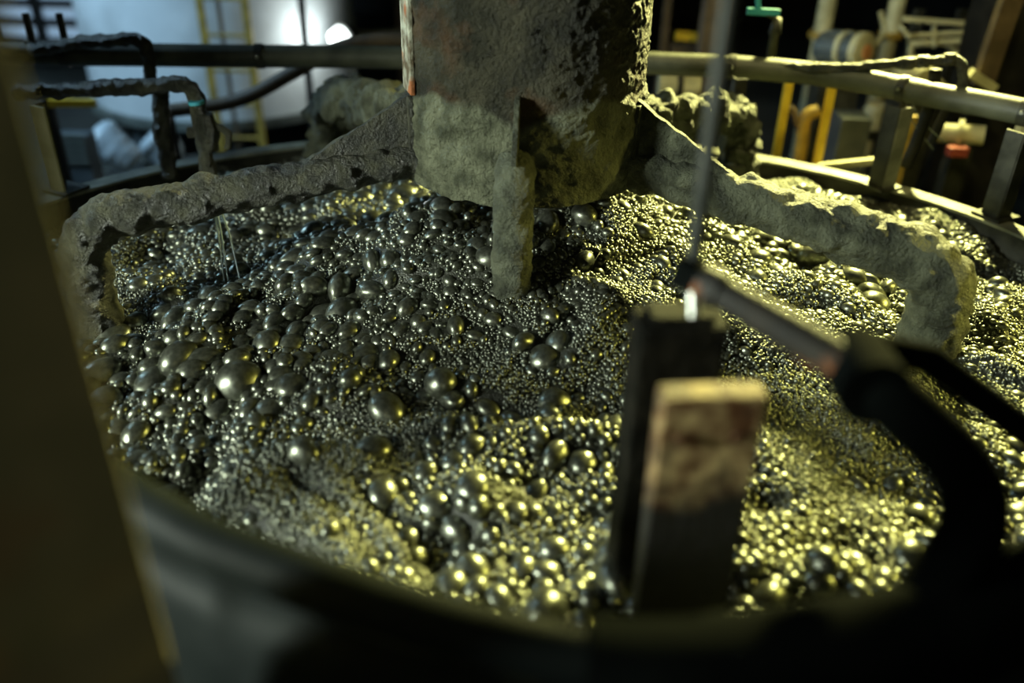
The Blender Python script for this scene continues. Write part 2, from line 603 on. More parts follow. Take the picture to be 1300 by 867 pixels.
def fine_bubbles(name, P, SC, RO, sub):
    me = bpy.data.meshes.new(name)
    me.from_pydata((P - np.array([0, TY, FROTH_Z])).tolist(), [], [])
    for an, arr in (('bscale', SC), ('brot', RO)):
        at_ = me.attributes.new(an, 'FLOAT_VECTOR', 'POINT')
        at_.data.foreach_set('vector', np.ascontiguousarray(arr, dtype=np.float32).ravel())
    o = bpy.data.objects.new(name, me)
    me.materials.append(M['bubble'])
    COL.objects.link(o)
    o.parent = froth
    o['kind'] = 'stuff'
    ng = bpy.data.node_groups.new(name, 'GeometryNodeTree')
    ng.interface.new_socket('Geometry', in_out='INPUT', socket_type='NodeSocketGeometry')
    ng.interface.new_socket('Geometry', in_out='OUTPUT', socket_type='NodeSocketGeometry')
    N, L = ng.nodes, ng.links
    gi, go = N.new('NodeGroupInput'), N.new('NodeGroupOutput')
    ico = N.new('GeometryNodeMeshIcoSphere')
    ico.inputs['Radius'].default_value = 1
    ico.inputs['Subdivisions'].default_value = sub
    sm = N.new('GeometryNodeSetShadeSmooth')
    smt = N.new('GeometryNodeSetMaterial')
    smt.inputs['Material'].default_value = M['bubble']
    iop = N.new('GeometryNodeInstanceOnPoints')

    def attr(n):
        a = N.new('GeometryNodeInputNamedAttribute')
        a.data_type = 'FLOAT_VECTOR'
        a.inputs['Name'].default_value = n
        return a.outputs[0]
    L.new(gi.outputs[0], iop.inputs['Points'])
    L.new(ico.outputs[0], sm.inputs[0])
    L.new(sm.outputs[0], smt.inputs[0])
    L.new(smt.outputs[0], iop.inputs['Instance'])
    L.new(attr('bscale'), iop.inputs['Scale'])
    er = N.new('FunctionNodeEulerToRotation')
    L.new(attr('brot'), er.inputs[0])
    L.new(er.outputs[0], iop.inputs['Rotation'])
    L.new(iop.outputs[0], go.inputs[0])
    md = o.modifiers.new('bubbles', 'NODES')
    md.node_group = ng
    return o


fine_bubbles('small_bubbles', P, SC, RO, 3)

# ------------------------------------------------------------------ central drum with its drooping arm pipes
DR, DZ0, DZ1 = 0.40, 1.600, 3.0
drum = empty('slurry_drum', (0, 0, DZ0), 'crusted steel drum with five drooping pipe arms hanging over the froth', 'drum')

m = M['drum'] = noisy('drum_steel', (0.020, 0.020, 0.013), (0.060, 0.056, 0.035), 8, (0.35, 0.6), 0, 1.0, 62, 0.028, 0.3,
                      c3=(0.085, 0.045, 0.02), s3=5, lo3=0.55, hi3=0.72)
nt = m.node_tree                     # caked slurry on the lower part of the shell, with an arched upper edge
N, L = nt.nodes, nt.links
b = N['Principled BSDF']
src = b.inputs['Base Color'].links[0].from_socket
at_n = N.new('ShaderNodeAttribute')
at_n.attribute_name = 'cake'
ns = N.new('ShaderNodeTexNoise')
ns.inputs['Scale'].default_value = 16
ns.inputs['Detail'].default_value = 6
tcn = N.new('ShaderNodeTexCoord')
L.new(tcn.outputs['Object'], ns.inputs['Vector'])
cr = N.new('ShaderNodeValToRGB')
cr.color_ramp.elements[0].color = (0.055, 0.06, 0.037, 1)
cr.color_ramp.elements[1].color = (0.17, 0.18, 0.118, 1)
cr.color_ramp.elements[0].position, cr.color_ramp.elements[1].position = 0.35, 0.65
L.new(ns.outputs[0], cr.inputs[0])
mx = N.new('ShaderNodeMix')
mx.data_type = 'RGBA'
L.new(at_n.outputs['Fac'], mx.inputs[0])
L.new(src, mx.inputs[6])
L.new(cr.outputs[0], mx.inputs[7])
L.new(mx.outputs[2], b.inputs['Base Color'])

ARMS = [  # azimuth, elbow radius, axis height at drum, at elbow, pipe radius at drum and at elbow, foot height
    ('left', -159.7, 1.475, 1.665, 1.560, 0.050, 0.066, 1.08),
    ('right', -23.7, 1.420, 1.662, 1.525, 0.056, 0.088, 1.08),
    ('back_left', 131.5, 1.36, 1.690, 1.550, 0.060, 0.080, 1.10),
    ('back_right', 44.3, 1.40, 1.700, 1.540, 0.056, 0.070, 1.10)]

# shell
na, nz_ = 420, 240
A = np.linspace(0, 2 * math.pi, na, endpoint=False)
Zs = np.linspace(DZ0, DZ1, nz_)
AA, ZZ = np.meshgrid(A, Zs)
p = np.c_[DR * np.cos(AA.ravel()), DR * np.sin(AA.ravel()), ZZ.ravel()]
deg = np.degrees(AA.ravel())
top = np.full(len(p), 1.86)
az = sorted([(-91.7) % 360] + [a[1] % 360 for a in ARMS])
for a0, a1 in zip(az, az[1:] + [az[0] + 360]):
    d = np.where(deg < a0, deg + 360, deg)
    k = (d >= a0) & (d < a1)
    t = (d - a0) / (a1 - a0)
    top = np.where(k, 1.86 + 0.075 * np.sin(math.pi * np.clip(t, 0, 1)), top)
cake = np.clip((top + 0.02 * fbm(p * 9, 61) - p[:, 2]) / 0.02, 0, 1)
disp = 0.006 * fbm(p * 24, 62, 4) + cake * (0.008 + 0.006 * np.clip(fbm(p * 16, 63, 4), -0.3, 2)) + 0.0035 * fbm(p * 70, 64, 2)
sc = 1 + disp / DR
p[:, 0] *= sc
p[:, 1] *= sc
p[:na, 2] += 0.008 * fbm(p[:na] * 12, 65, 3)
f = [(i * na + j, i * na + (j + 1) % na, (i + 1) * na + (j + 1) % na, (i + 1) * na + j) for i in range(nz_ - 1) for j in range(na)]
v = np.r_[p, [[0, 0, DZ0 + .03]], [[0, 0, DZ1]]]
f += [(len(p), (j + 1) % na, j) for j in range(na)] + [(len(p) + 1, (nz_ - 1) * na + j, (nz_ - 1) * na + (j + 1) % na) for j in range(na)]
sh = MB().add(v, f).build('drum_shell', 'drum', drum, True)
at_c = sh.data.attributes.new('cake', 'FLOAT', 'POINT')
at_c.data.foreach_set('value', np.r_[cake, 0, 0].astype(np.float32))
tag(sh, 'rust-dark steel shell caked grey-green below an arched line')

# pale painted seam strip on the left flank
a = math.radians(-161)
c = np.array([math.cos(a), math.sin(a), 0])
M['flaked'] = noisy('flaked_pale_paint', (0.10, 0.075, 0.04), (0.42, 0.43, 0.34), 17, (0.4, 0.7), 0, 0.8, 60, 0.01, c3=(0.30, 0.10, 0.03), s3=9, lo3=0.52, hi3=0.6)
tag(MB().box(c * (DR + .004) + np.array([0, 0, 2.46]), (0.016, 0.12, 1.14), c, (-c[1], c[0], 0)).build('seam_strip', 'flaked', drum, bevel=0.004),
    'vertical strip with flaking pale paint and rust')

for nm, azd, R, zd, ze, pr, pr2, zf in ARMS:
    a = math.radians(azd)
    c = np.array([math.cos(a), math.sin(a), 0])
    sd = np.array([-c[1], c[0], 0])
    zz = np.array([0, 0, 1.])
    back = nm.startswith('back')
    pts = [c * 0.37 + zz * zd, c * R + zz * ze, c * (R + 0.015) + zz * zf]
    path = fillet(pts, 0.15, 12)
    k = {'left': (0.006, 0.022, 0.0), 'right': (0.007, 0.026, 0.0), 'back_left': (0.014, 0.05, 0.05), 'back_right': (0.018, 0.05, 0.09)}[nm]
    sl = np.r_[0, np.cumsum(np.linalg.norm(np.diff(path, axis=0), axis=1))]
    MB().tube(path, np.interp(sl, [0, R - .37], [pr, pr2]), 56, k[0], 24, 70 + int(azd) % 7, 0.009, True, k[2], k[1]).build('arm_pipe', 'crust_wet' if nm == 'left' else 'crust', drum, True)
    # gusset: triangular web on top of the arm
    zt, ro = (1.895, 0.80) if not back else (1.87, 0.7)
    slope = (ze - zd) / (R - 0.37)
    zo = zd + slope * (ro - 0.37) + pr * 0.9
    n1 = 26
    tt = np.linspace(0, 1, n1)
    topz = zt + (zo - zt) * tt + 0.004 * fbm(np.c_[tt * 14, tt * 0, tt * 0], int(azd) % 11)
    rr = 0.385 + (ro - 0.385) * tt
    botz = zd + slope * (rr - 0.37)
    vv, ff = [], []
    th = 0.012 + 0.004 * fbm(np.c_[tt * 9, tt * 0, tt * 0 + 3], 5)
    for i in range(n1):
        for s_ in (-1, 1):
            for zq in (botz[i], topz[i]):
                vv.append(c * rr[i] + sd * s_ * th[i] + zz * zq)
    for i in range(n1 - 1):
        q0, q1 = i * 4, (i + 1) * 4
        ff += [(q0, q0 + 1, q1 + 1, q1), (q0 + 2, q1 + 2, q1 + 3, q0 + 3), (q0 + 1, q0 + 3, q1 + 3, q1 + 1), (q0, q1, q1 + 2, q0 + 2)]
    ff += [(0, 2, 3, 1), (4 * n1 - 4, 4 * n1 - 3, 4 * n1 - 1, 4 * n1 - 2)]
    MB().add(vv, ff).build('gusset', 'crust_wet' if nm == 'left' else 'crust', drum)
    MB().box(c * 0.412 + zz * (zd + .08), (0.014, 0.085, 0.27), c, sd).build('weld_plate', 'crust_wet' if nm == 'left' else 'crust', drum, bevel=0.003)

# short front downpipe and its fin
a = math.radians(-93.5)
c = np.array([math.cos(a), math.sin(a), 0])
zz = np.array([0, 0, 1.])
path = fillet([c * 0.36 + zz * 1.735, c * 0.485 + zz * 1.735, c * 0.50 + zz * 1.28], 0.10, 12)
tag(MB().tube(path, 0.060, 56, 0.005, 30, 91, 0.007, True, 0, 0.008).build('arm_pipe', 'crust', drum, True), 'short stub pipe bending straight down into the froth')
MB().prism([c * 0.39 + zz * 1.955, c * 0.43 + zz * 1.95, c * 0.525 + zz * 1.78, c * 0.39 + zz * 1.72], (-c[1], c[0], 0), 0.016).build('gusset', 'crust', drum, bevel=0.003)

# trickle of water off the left arm
p0 = at(275, 268, z=1.50)
tr = MB()
M['water'] = mat('water', (0.75, 0.85, 0.9), 0.08)
M['water'].node_tree.nodes['Principled BSDF'].inputs['Transmission Weight'].default_value = 0.6
for k, (dx, tip) in enumerate(((0.0, 0.006), (0.014, 0.035), (-0.008, 0.0))):
    q = [p0 + np.array([dx, 0, 0.0]), p0 + np.array([dx + tip * .5 + .004, -.01, -.09]), p0 + np.array([dx + tip, -.015, -0.26])]
    tr.tube(smooth_path(q, 8), np.linspace(0.0045, 0.002, 17), 8)
tag(tr.build('water_trickle', 'water', None, True), 'thin strands of clear water dribbling off the left pipe arm', 'water')

# ------------------------------------------------------------------ pipework round the far rim
SUP = 'steel angle posts holding the rim pipe'
back_path = [(-3.4, 1.06, 1.70), (-2.3, 1.08, 1.70), (-.61, 1.19, 1.697), (.60, 1.20, 1.697), (1.20, 1.10, 1.70), (1.50, .935, 1.70), (1.76, .70, 1.70), (2.0, .50, 1.70), (2.7, -.1, 1.70)]
rp = empty('rim_pipe', (0, 1.15, 1.65), 'long grey-green pipe running around the far rim behind the drum', 'pipe')
MB().tube(smooth_path(back_path, 8), [0.052] * 65, 20, 0.002, 12, 3).build('pipe_run', 'pipe_green', rp, True)
for (x, y) in ((-2.05, 1.085), (1.62, .83), (1.985, .512), (.98, 1.145), (-1.25, 1.145)):
    t = np.array([x, y, 1.70])
    # clamp band
    i = np.argmin(np.linalg.norm(smooth_path(back_path, 8)[:, :2] - t[:2], axis=1))
    sp_ = smooth_path(back_path, 8)
    d = sp_[i + 1] - sp_[i - 1]
    d /= np.linalg.norm(d)
    MB().tube([sp_[i] - d * .018, sp_[i] + d * .018], 0.057, 20).build('pipe_clamp', 'steel_dark', rp, 'auto')
    MB().tube([sp_[i] - np.array([d[1], -d[0], 0]) * .07 + zz * .01, sp_[i] + np.array([d[1], -d[0], 0]) * .07 + zz * .01], 0.008, 8).build('clamp_bolt', 'chrome', rp, 'auto')


def angle_post(xy, h, label, m='galv', w_=0.075, rot=0.6):
    x, y = xy
    e = empty('angle_post', (x, y, RIM_Z), label, 'post', SUP)
    c_, s_ = math.cos(rot), math.sin(rot)
    X, Y = np.array([c_, s_, 0]), np.array([-s_, c_, 0])
    B = np.array([x, y, RIM_Z])
    MB().box(B + X * 0 + zz * h / 2 - Y * w_ / 2, (w_, 0.010, h), X, Y).build('flange_face', m, e, bevel=0.001)
    MB().box(B - X * w_ / 2 + zz * h / 2, (0.010, w_, h), X, Y).build('side_face', 'steel_dark', e, bevel=0.001)  # fixed dark colour puts the angle's shaded side into the paint
    MB().box(B + zz * 0.006, (0.13, 0.13, 0.012), X, Y).build('foot_plate', 'steel_dark', e)
    return e


angle_post((1.585, .70), .36, 'grey angle post on the far rim next to the black brace', 'flange', rot=0.5)
angle_post((1.945, .385), .36, 'dark angle post at the right edge of the frame on the rim', 'steel_dark', rot=0.5)
angle_post((-1.90, .42), .36, 'pale angle post on the far left rim below the small pipes', 'cream', rot=-0.4)
angle_post((.955, .955), .40, 'dark slim post beside the encrusted right back pipe arm', 'steel_black', 0.05, 0.2)

# --- left: small crusted pipes
o = pipe([at(20, 118, Y=.55), at(246, 106, Y=.45), at(266, 228, Y=.40)], 0.028, 'crust_wet', 'valve_pipe', None, None, None, fil=0.07, seg=24, amp=0.006, nsc=26, step=0.008, crust=0.012)
v0 = o
vp = empty('valve_pipe', at(266, 228, Y=.40), 'encrusted small pipe bending down through a valve left of the drum', 'pipe')
for ob in [v0]:
    ob.name = 'pipe_run'
    ob.parent = vp
    ob.location = ob.location - vp.location
vp.name = 'valve_pipe'
c = at(263, 168, Y=.40)
MB().tube([c + zz * .07, c + zz * .045, c + zz * .02, c - zz * .02, c - zz * .045, c - zz * .07], [.034, .036, .05, .05, .036, .034], 20, 0.005, 30, 4).build('valve_body', 'crust_wet', vp, True)
MB().tube([c + np.array([-.02, 0, 0]), c + np.array([-.075, -.01, 0])], .022, 12, 0.003, 30, 5, 0.008).build('valve_stem', 'crust_wet', vp, True)
pth = [c + np.array([.03, 0, .03]), c + np.array([.085, -.01, .0]), c + np.array([.075, -.01, -.06])]
MB().tube(smooth_path(pth), .014, 10, 0.003, 30, 6).build('valve_lever', 'crust_wet', vp, True)
MB().tube([at(249, 128, Y=.41), at(250, 132, Y=.41)], .031, 16).build('blue_tape', 'teal', vp, 'auto')

tag(pipe([at(40, 64, Y=.95), at(105, 53, Y=.88), at(186, 50, Y=.85), at(191, 100, Y=.85)], 0.024, 'crust_wet', 'looped_pipe', None,
         'short crusted pipe looping above the rim pipe at left', 'pipe', fil=0.06, seg=20, amp=0.005, nsc=30, step=0.008, crust=0.012))
tag(pipe([at(203, 112, Y=.75), at(207, 165, Y=.72), at(216, 225, Y=.70)], 0.033, 'crust_wet', 'spray_downpipe', None,
         'crusted vertical downpipe left of the valve pipe', 'pipe', seg=20, amp=0.006, nsc=26, step=0.008, crust=0.015))
dh = empty('diagonal_hose', (at(300, 128, Y=1.6)[0], 1.6, 0), 'dark brown hose slanting up behind the rim pipe', 'hose')
pipe([at(205, 142, Y=1.6), at(300, 128, Y=1.6), at(372, 92, Y=1.55), at(420, 65, Y=1.5), at(470, 52, Y=1.5), at(525, 50, Y=1.5)], 0.036, 'brown', 'hose_run', dh, curve=True)
for px, py in ((212, 142), (515, 50)):
    q = at(px, py, Y=1.6)
    MB().bar((q[0], 1.6, 0), (q[0], 1.6, q[2] - .02), .05, .05).build('hose_stand', 'steel_black', dh)
for i, (px, lab) in enumerate(((42, 'short dark pipe stub on the left end of the rim pipe'), (84, 'short dark pipe stub nearer the looped pipe'))):
    e = empty('pipe_stub', at(px, 62, Y=1.08), lab, 'pipe', 'stubs on the rim pipe')
    b0 = at(px, 58, Y=1.08)
    MB().tube([b0, b0 + zz * .14], .016, 12).build('stub_tube', 'steel_dark', e, 'auto')
    MB().tube([b0 - zz * .01, b0 + zz * .022], .036, 12).build('stub_flange', 'steel_dark', e, 'auto')

# --- left background: white tank with ladder
TC = np.array([-2.78, 5.35, 0])
TR = 1.20
wt = empty('white_tank', TC, 'large white cylindrical tank in the left background', 'tank')
n = 72
t = np.arange(n) * 2 * math.pi / n


def circ(r_, z_):
    return np.c_[TC[0] + r_ * np.cos(t), TC[1] + r_ * np.sin(t), np.full(n, z_)]


def lathe(prof, name, m_, parent, smooth='auto'):
    mb = MB()
    V = np.concatenate([circ(a_, b_) for a_, b_ in prof])
    F = []
    for i in range(len(prof) - 1):
        for j in range(n):
            F.append((i * n + j, i * n + (j + 1) % n, (i + 1) * n + (j + 1) % n, (i + 1) * n + j))
    return mb.add(V, F).build(name, m_, parent, smooth)


lathe([(0.02, .42), (TR, .42), (TR, 3.2), (0.02, 3.3)], 'tank_shell', 'white', wt)
lathe([(TR + .0, .40), (TR + .05, .40), (TR + .05, .47), (TR, .47)], 'bottom_band', 'galv', wt)
for zb in (0.95, 1.5):
    lathe([(TR - .01, zb - .008), (TR + .006, zb - .008), (TR + .006, zb + .008), (TR - .01, zb + .008)], 'weld_seam', 'white', wt)
for k in range(8):
    aa = k * math.pi / 4 + .3
    q = TC + np.array([math.cos(aa) * (TR - .12), math.sin(aa) * (TR - .12), 0])
    MB().box(q + zz * .2, (.12, .12, .4), (math.cos(aa), math.sin(aa), 0), (-math.sin(aa), math.cos(aa), 0)).build('tank_leg', 'bluegrey', wt)
ld = empty('tank_ladder', TC + np.array([.35, -TR - .12, 0]), 'yellow steel ladder standing against the white tank', 'ladder')
lx0, lx1 = at(262, 60, Y=4.0)[0], at(318, 60, Y=4.0)[0]
for k, lx in enumerate((lx0, lx1)):
    MB().bar((lx, 4.0, 0), (lx, 4.0, 3), .055, .03).build('side_rail', 'yellow_dull', ld)
for k in range(11):
    MB().tube([(lx0, 4.0, .12 + k * .27), (lx1, 4.0, .12 + k * .27)], .014, 10).build('rung', 'yellow_dull', ld, 'auto')
xm = lx0 + .13
MB().tube([(xm, 4.03, .1), (xm, 4.03, 2.6)], .018, 10).build('riser_pipe', 'brown', ld, 'auto')
dp = at(388, 60, Y=4.15)
tag(pipe([(dp[0], 4.15, 0), (dp[0], 4.15, 3.2)], .03, 'steel_black', 'drain_pipe', None, 'black vertical pipe in front of the white tank', 'pipe'))

# lamp by the tank
fl = empty('bulkhead_lamp', at(435, 48, Y=4.6), 'glowing white lamp beside the white tank', 'lamp')
q = at(435, 48, Y=4.6)
M['lampglow'] = mat('lamp_glow', (1, 1, 1))
bb = M['lampglow'].node_tree.nodes['Principled BSDF']
bb.inputs['Emission Color'].default_value = (0.9, 1.0, 0.97, 1)
bb.inputs['Emission Strength'].default_value = 6
MB().tube([q, q + np.array([-.05, -.06, -.02])], [.10, .085], 20).build('lamp_lens', 'lampglow', fl, 'auto')
MB().tube([q + np.array([.06, .07, .02]), q + np.array([.005, .006, 0])], [.07, .12], 20).build('lamp_housing', 'steel_dark', fl, 'auto')
MB().bar(q + np.array([.06, .07, .0]), np.array([q[0] + .06, q[1] + .07, 0]), .04, .04).build('lamp_post', 'steel_dark', fl)
lo = lamp('bulkhead_lamp_light', 'POINT', tuple(q + np.array([-.12, -.2, 0])), (0, 0, 0), 13, (0.9, 1, 0.97), 0.1)

# louvred daylight opening low in the left back corner
lv = empty('window_1', at(45, 35, Y=7.5), 'louvred opening with pale blue daylight at upper left', 'window')
lv['kind'] = 'structure'
M['daylight'] = mat('daylight_pane', (0.3, 0.4, 0.5))
bb = M['daylight'].node_tree.nodes['Principled BSDF']
bb.inputs['Emission Color'].default_value = (0.45, 0.66, 0.88, 1)
bb.inputs['Emission Strength'].default_value = 0.55
p1, p2 = at(-60, 72, Y=7.5), at(104, -20, Y=7.5)
w_, h_ = p2[0] - p1[0], p2[2] - p1[2]
for i in range(3):
    for j in range(4):
        cx, cz = p1[0] + w_ * (i + .5) / 3, p1[2] + h_ * (j + .5) / 4
        MB().box((cx, 7.5, cz), (w_ / 3 - .12, .02, h_ / 4 - .09)).build('pane', 'daylight', lv)
for i in range(4):
    MB().box((p1[0] + w_ * i / 3, 7.47, (p1[2] + p2[2]) / 2), (.10, .08, h_ + .1)).build('mullion', 'steel_black', lv)
for j in range(5):
    MB().box(((p1[0] + p2[0]) / 2, 7.46, p1[2] + h_ * j / 4), (w_ + .1, .08, .07)).build('louvre_bar', 'steel_black', lv)

# pale blue bundles and a grey machine under the tank edge
sk = np.array(at(148, 190, Y=3.6))
for k, (px, py, Yk, lab) in enumerate(((146, 192, 3.3, 'pale blue bundle lying under the white tank'), (206, 192, 3.7, 'smaller pale bundle under the white tank beside the leg'))):
    c = at(px, py, Y=Yk)
    zc = max(c[2], .2)
    mb = MB().tube(smooth_path([c + np.array([-.14 + .05 * k, 0, .12]), c + np.array([0, 0, .02]), c + np.array([.13 - .05 * k, 0, -.10])], 8), [.10, .14, .15, .16, .16, .15, .15, .14, .14, .14, .13, .13, .13, .12, .11, .10, .07], 20, .02, 5, k)
    o = mb.build('pale_bundle', 'paleblue', None, True)
    tag(o, lab, 'bundle', 'bundles under the tank')
pl = at(150, 215, Y=3.4)
tag(MB().box((pl[0] + .66, 3.4, (pl[2]) / 2 - .01), (1.5, .8, pl[2])).build('low_plinth', 'concrete'), 'low concrete plinth carrying the pale bundles', 'plinth')
gm = empty('slatted_cooler', at(98, 190, Y=2.9), 'small grey ribbed box at far left below the yellow bar', 'machine')
c = at(98, 186, Y=2.9)
MB().box((c[0], 2.87, c[2] / 2 + .05), (.24, .16, c[2] + .1)).build('casing', 'bluegrey', gm)
for k in range(5):
    MB().box((c[0], 2.785, c[2] - .07 + k * .045), (.24, .02, .02)).build('fin', 'galv', gm)
tag(MB().bar(at(62, 131, Y=1.9), at(122, 131, Y=1.9), .04, .03).build('yellow_bar', 'yellow'), 'short yellow bar under the pipes at left', 'bar')
tag(MB().bar(at(62, 131, Y=1.94) - zz * 1.3, at(62, 131, Y=1.94) + zz * .05, .04, .04).build('bar_stand', 'steel_black'), 'black stand holding the short yellow bar', 'stand')

# --- middle background
tag(MB().bar(at(440, 46, Y=6.6), at(512, 44, Y=6.6), .10, .06).build('lit_beam', 'cream'), 'pale tan beam glimpsed left of the drum top', 'beam')
tag(MB().bar((at(512, 44, Y=6.7)[0], 6.7, 0), (at(512, 44, Y=6.7)[0], 6.7, 2.4), .12, .12).build('beam_column', 'brown'), 'brown column behind the drum holding the tan beam', 'column')
cc = empty('cream_cylinder', at(865, 107, Y=2.1), 'cream cylinder with a black band just right of the drum', 'cylinder')
a0, a1 = at(836, 106, Y=2.1), at(889, 107, Y=2.1)
MB().tube([a0, a1 - np.array([.02, 0, 0]), a1], [.062, .062, .05], 24).build('cylinder_body', 'cream', cc, 'auto')
MB().tube([a0 + (a1 - a0) * .42, a0 + (a1 - a0) * .56], .066, 24).build('band', 'steel_black', cc, 'auto')
MB().box(((a0 + a1)[0] / 2, (a0 + a1)[1] / 2, (a0[2] - .05) / 2), (.1, .1, a0[2] - .05)).build('cylinder_stand', 'steel_black', cc)
yb = empty('yellow_step', at(877, 46, Y=3.4), 'yellow step edge on a dark frame right of the drum', 'step')
MB().bar(at(858, 45, Y=3.4), at(897, 47, Y=3.4), .055, .05).build('step_edge', 'yellow', yb)
q = at(846, 20, Y=3.5)
MB().bar((q[0], 3.5, 0), (q[0], 3.5, 2.3), .05, .05).build('upright', 'brown', yb)
q2 = at(880, 56, Y=3.45)
MB().box((q2[0], 3.5, q2[2] / 2), (.3, .1, q2[2])).build('riser', 'brown', yb)
q = at(906, 30, Y=2.9)
tag(MB().bar((q[0], 2.9, 0), (q[0], 2.9, 2.6), .16, .16, (1, 0, 0)).build('brown_column', 'brown', None, bevel=.008), 'brown square column right of the drum behind the steel rod', 'column')

# --- right background
tv = empty('teal_valve', at(965, 90, Y=1.25), 'slim valve with teal crossbar handle above the rim pipe', 'valve')
b0 = at(977, 82, Y=1.22)
MB().tube([b0, b0 + zz * .13, b0 + zz * .14, b0 + zz * .21], [.022, .022, .03, .02], 14, .002, 40, 2).build('valve_body', 'steel_dark', tv, True)
MB().tube([b0 + zz * .2, at(967, 14, Y=1.22)], .009, 10).build('valve_stem', 'steel_dark', tv, 'auto')
MB().bar(at(948, 14, Y=1.22), at(990, 16, Y=1.22), .03, .018).build('handle', 'teal', tv, bevel=.004)
MB().bar(at(962, -6, Y=1.22), at(963, 14, Y=1.22), .022, .02).build('handle_grip', 'teal', tv, bevel=.004)

tp = empty('service_pipe', at(1085, 85, Y=1.0), 'thin crusted service pipe with tee and elbow above the rim pipe', 'pipe')
MB().tube(fillet([at(985, 84, Y=1.1), at(1080, 86, Y=.95), at(1222, 74, Y=.72), at(1222, 112, Y=.72)], .05), .019, 16, .003, 40, 8, .008, crust=.006).build('pipe_run', 'crust_wet', tp, True)
for px in (1152, 1172, 1206):
    MB().tube([at(px - 7, 81 - (px - 1152) * .1, Y=.83 - (px - 1152) * .0016), at(px + 7, 80 - (px - 1152) * .1, Y=.82 - (px - 1152) * .0016)], .027, 14, .003, 40, px).build('coupling', 'crust_wet', tp, True)
tag(pipe([at(1188, 88, Y=.80), at(1178, 140, Y=.80), at(1150, 212, Y=.80)], .026, 'steel_black', 'brace_pipe', None, 'black bent brace pipe dropping in front of the rim pipe', 'pipe', curve=True, amp=.002, nsc=30))
tag(pipe([at(1206, 130, Y=.95), at(1183, 180, Y=.95)], .02, 'steel_black', 'strut_rod', None, 'short black strut slanting under the rim pipe', 'rod'))
wr = MB()
for (x0, y0, x1, y1) in ((1147, 104, 1200, 182), (1143, 104, 1185, 190)):
    wr.tube(smooth_path([at(x0, y0, Y=.86), at((x0 + x1) / 2 - 6, (y0 + y1) / 2 + 6, Y=.8), at(x1, y1, Y=.78)]), .0028, 6)
tag(wr.build('loose_wire', 'galv', None, True), 'loose thin wires hanging from the rim pipe at right', 'wire')
YG = 'yellow guard bars at right'
for px0, py0, px1, py1, lab in ((1002, 103, 985, 199, 'yellow guard bar nearest the crusted pipe arm'), (1058, 108, 1037, 206, 'yellow guard bar right of the brown hoses')):
    q = at(px1, py1, Y=1.42)
    ztop = at(px0, py0, Y=1.42)[2]
    tag(MB().box((q[0], 1.42, ztop / 2), (.042, .03, ztop)).build('guard_bar', 'yellow', None, bevel=.003), lab, 'bar', YG)
for k, (pts, lab) in enumerate((([(1003, 136), (1010, 150), (1013, 200)], 'thin brown hose left of the thick hose behind the guard bars'), ([(1040, 140), (1022, 152), (1014, 205)], 'thick brown hose bending down between the yellow guard bars'))):
    tag(pipe([at(a_, b_, Y=1.8) for a_, b_ in pts] + [np.array([at(*pts[-1], Y=1.8)[0], 1.8, .05])], (.018, .036)[k], 'yellow_dull' if k else 'brown', 'brown_hose', None, lab, 'hose', curve=True))
q = at(1083, 178, Y=1.85)
tag(MB().box((q[0], 1.95, (q[2] + .12) / 2), (.17, .2, q[2] + .12)).build('control_box', 'bluegrey', None, bevel=.01), 'blue-grey steel cabinet between the yellow bar and angle post', 'cabinet')
q = at(1112, 145, Y=2.35)
vb = empty('valve_barrel', (q[0], 2.35, q[2] - .1), 'squat cream barrel on a dark ledge behind the angle post', 'barrel')
MB().tube([q - zz * .06, q - zz * .05, q + zz * .04, q + zz * .06], [.06, .075, .075, .06], 20).build('barrel_body', 'cream', vb, 'auto')
MB().tube([q - zz * .075, q - zz * .06], .10, 20).build('barrel_flange', 'cream', vb, 'auto')
MB().box(q - zz * .11, (.34, .2, .05)).build('ledge', 'steel_dark', vb)
MB().box((q[0] - .12, 2.35, (q[2] - .13) / 2), (.06, .06, q[2] - .13)).build('ledge_leg', 'steel_dark', vb)
MB().box((q[0] + .12, 2.35, (q[2] - .13) / 2), (.06, .06, q[2] - .13)).build('ledge_leg', 'steel_dark', vb)

# motor on a frame
mo = empty('electric_motor', at(1075, 80, Y=2.5), 'pale finned electric motor on a stand in the right background', 'motor')
c0, c1 = at(1040, 60, Y=2.6), at(1098, 66, Y=2.35)
d = (c1 - c0) / np.linalg.norm(c1 - c0)
MB().tube([c0, c0 + d * .03, c1 - d * .04], [.07, .095, .10], 28).build('motor_body', 'bluegrey', mo, 'auto')
sdm = np.cross(d, zz)
sdm /= np.linalg.norm(sdm)
upm = np.cross(sdm, d)
for k in range(10):
    aa = k * 2 * math.pi / 10 + .2
    rv = sdm * math.cos(aa) + upm * math.sin(aa)
    MB().bar(c0 + d * .05 + rv * .098, c1 - d * .09 + rv * .10, .018, .006, rv).build('cooling_fin', 'galv', mo)
MB().tube([c0 + d * .17, c0 + d * .20], .112, 28).build('end_bell', 'cream', mo, 'auto')
MB().tube([c1 - d * .045, c1 - d * .0, c1 + d * .012], [.112, .112, .09], 28).build('fan_cowl', 'cream', mo, 'auto')
MB().tube([c1 + d * .012, c1 + d * .02], .045, 20).build('cowl_disc', 'orange', mo, 'auto')
MB().box((c0 + c1) / 2 - zz * .14, (.30, .2, .06), d, sdm).build('motor_foot', 'steel_dark', mo)
q = (c0 + c1) / 2
MB().box((q[0], q[1], (q[2] - .17) / 2), (.24, .2, q[2] - .17)).build('motor_stand', 'steel_dark', mo)

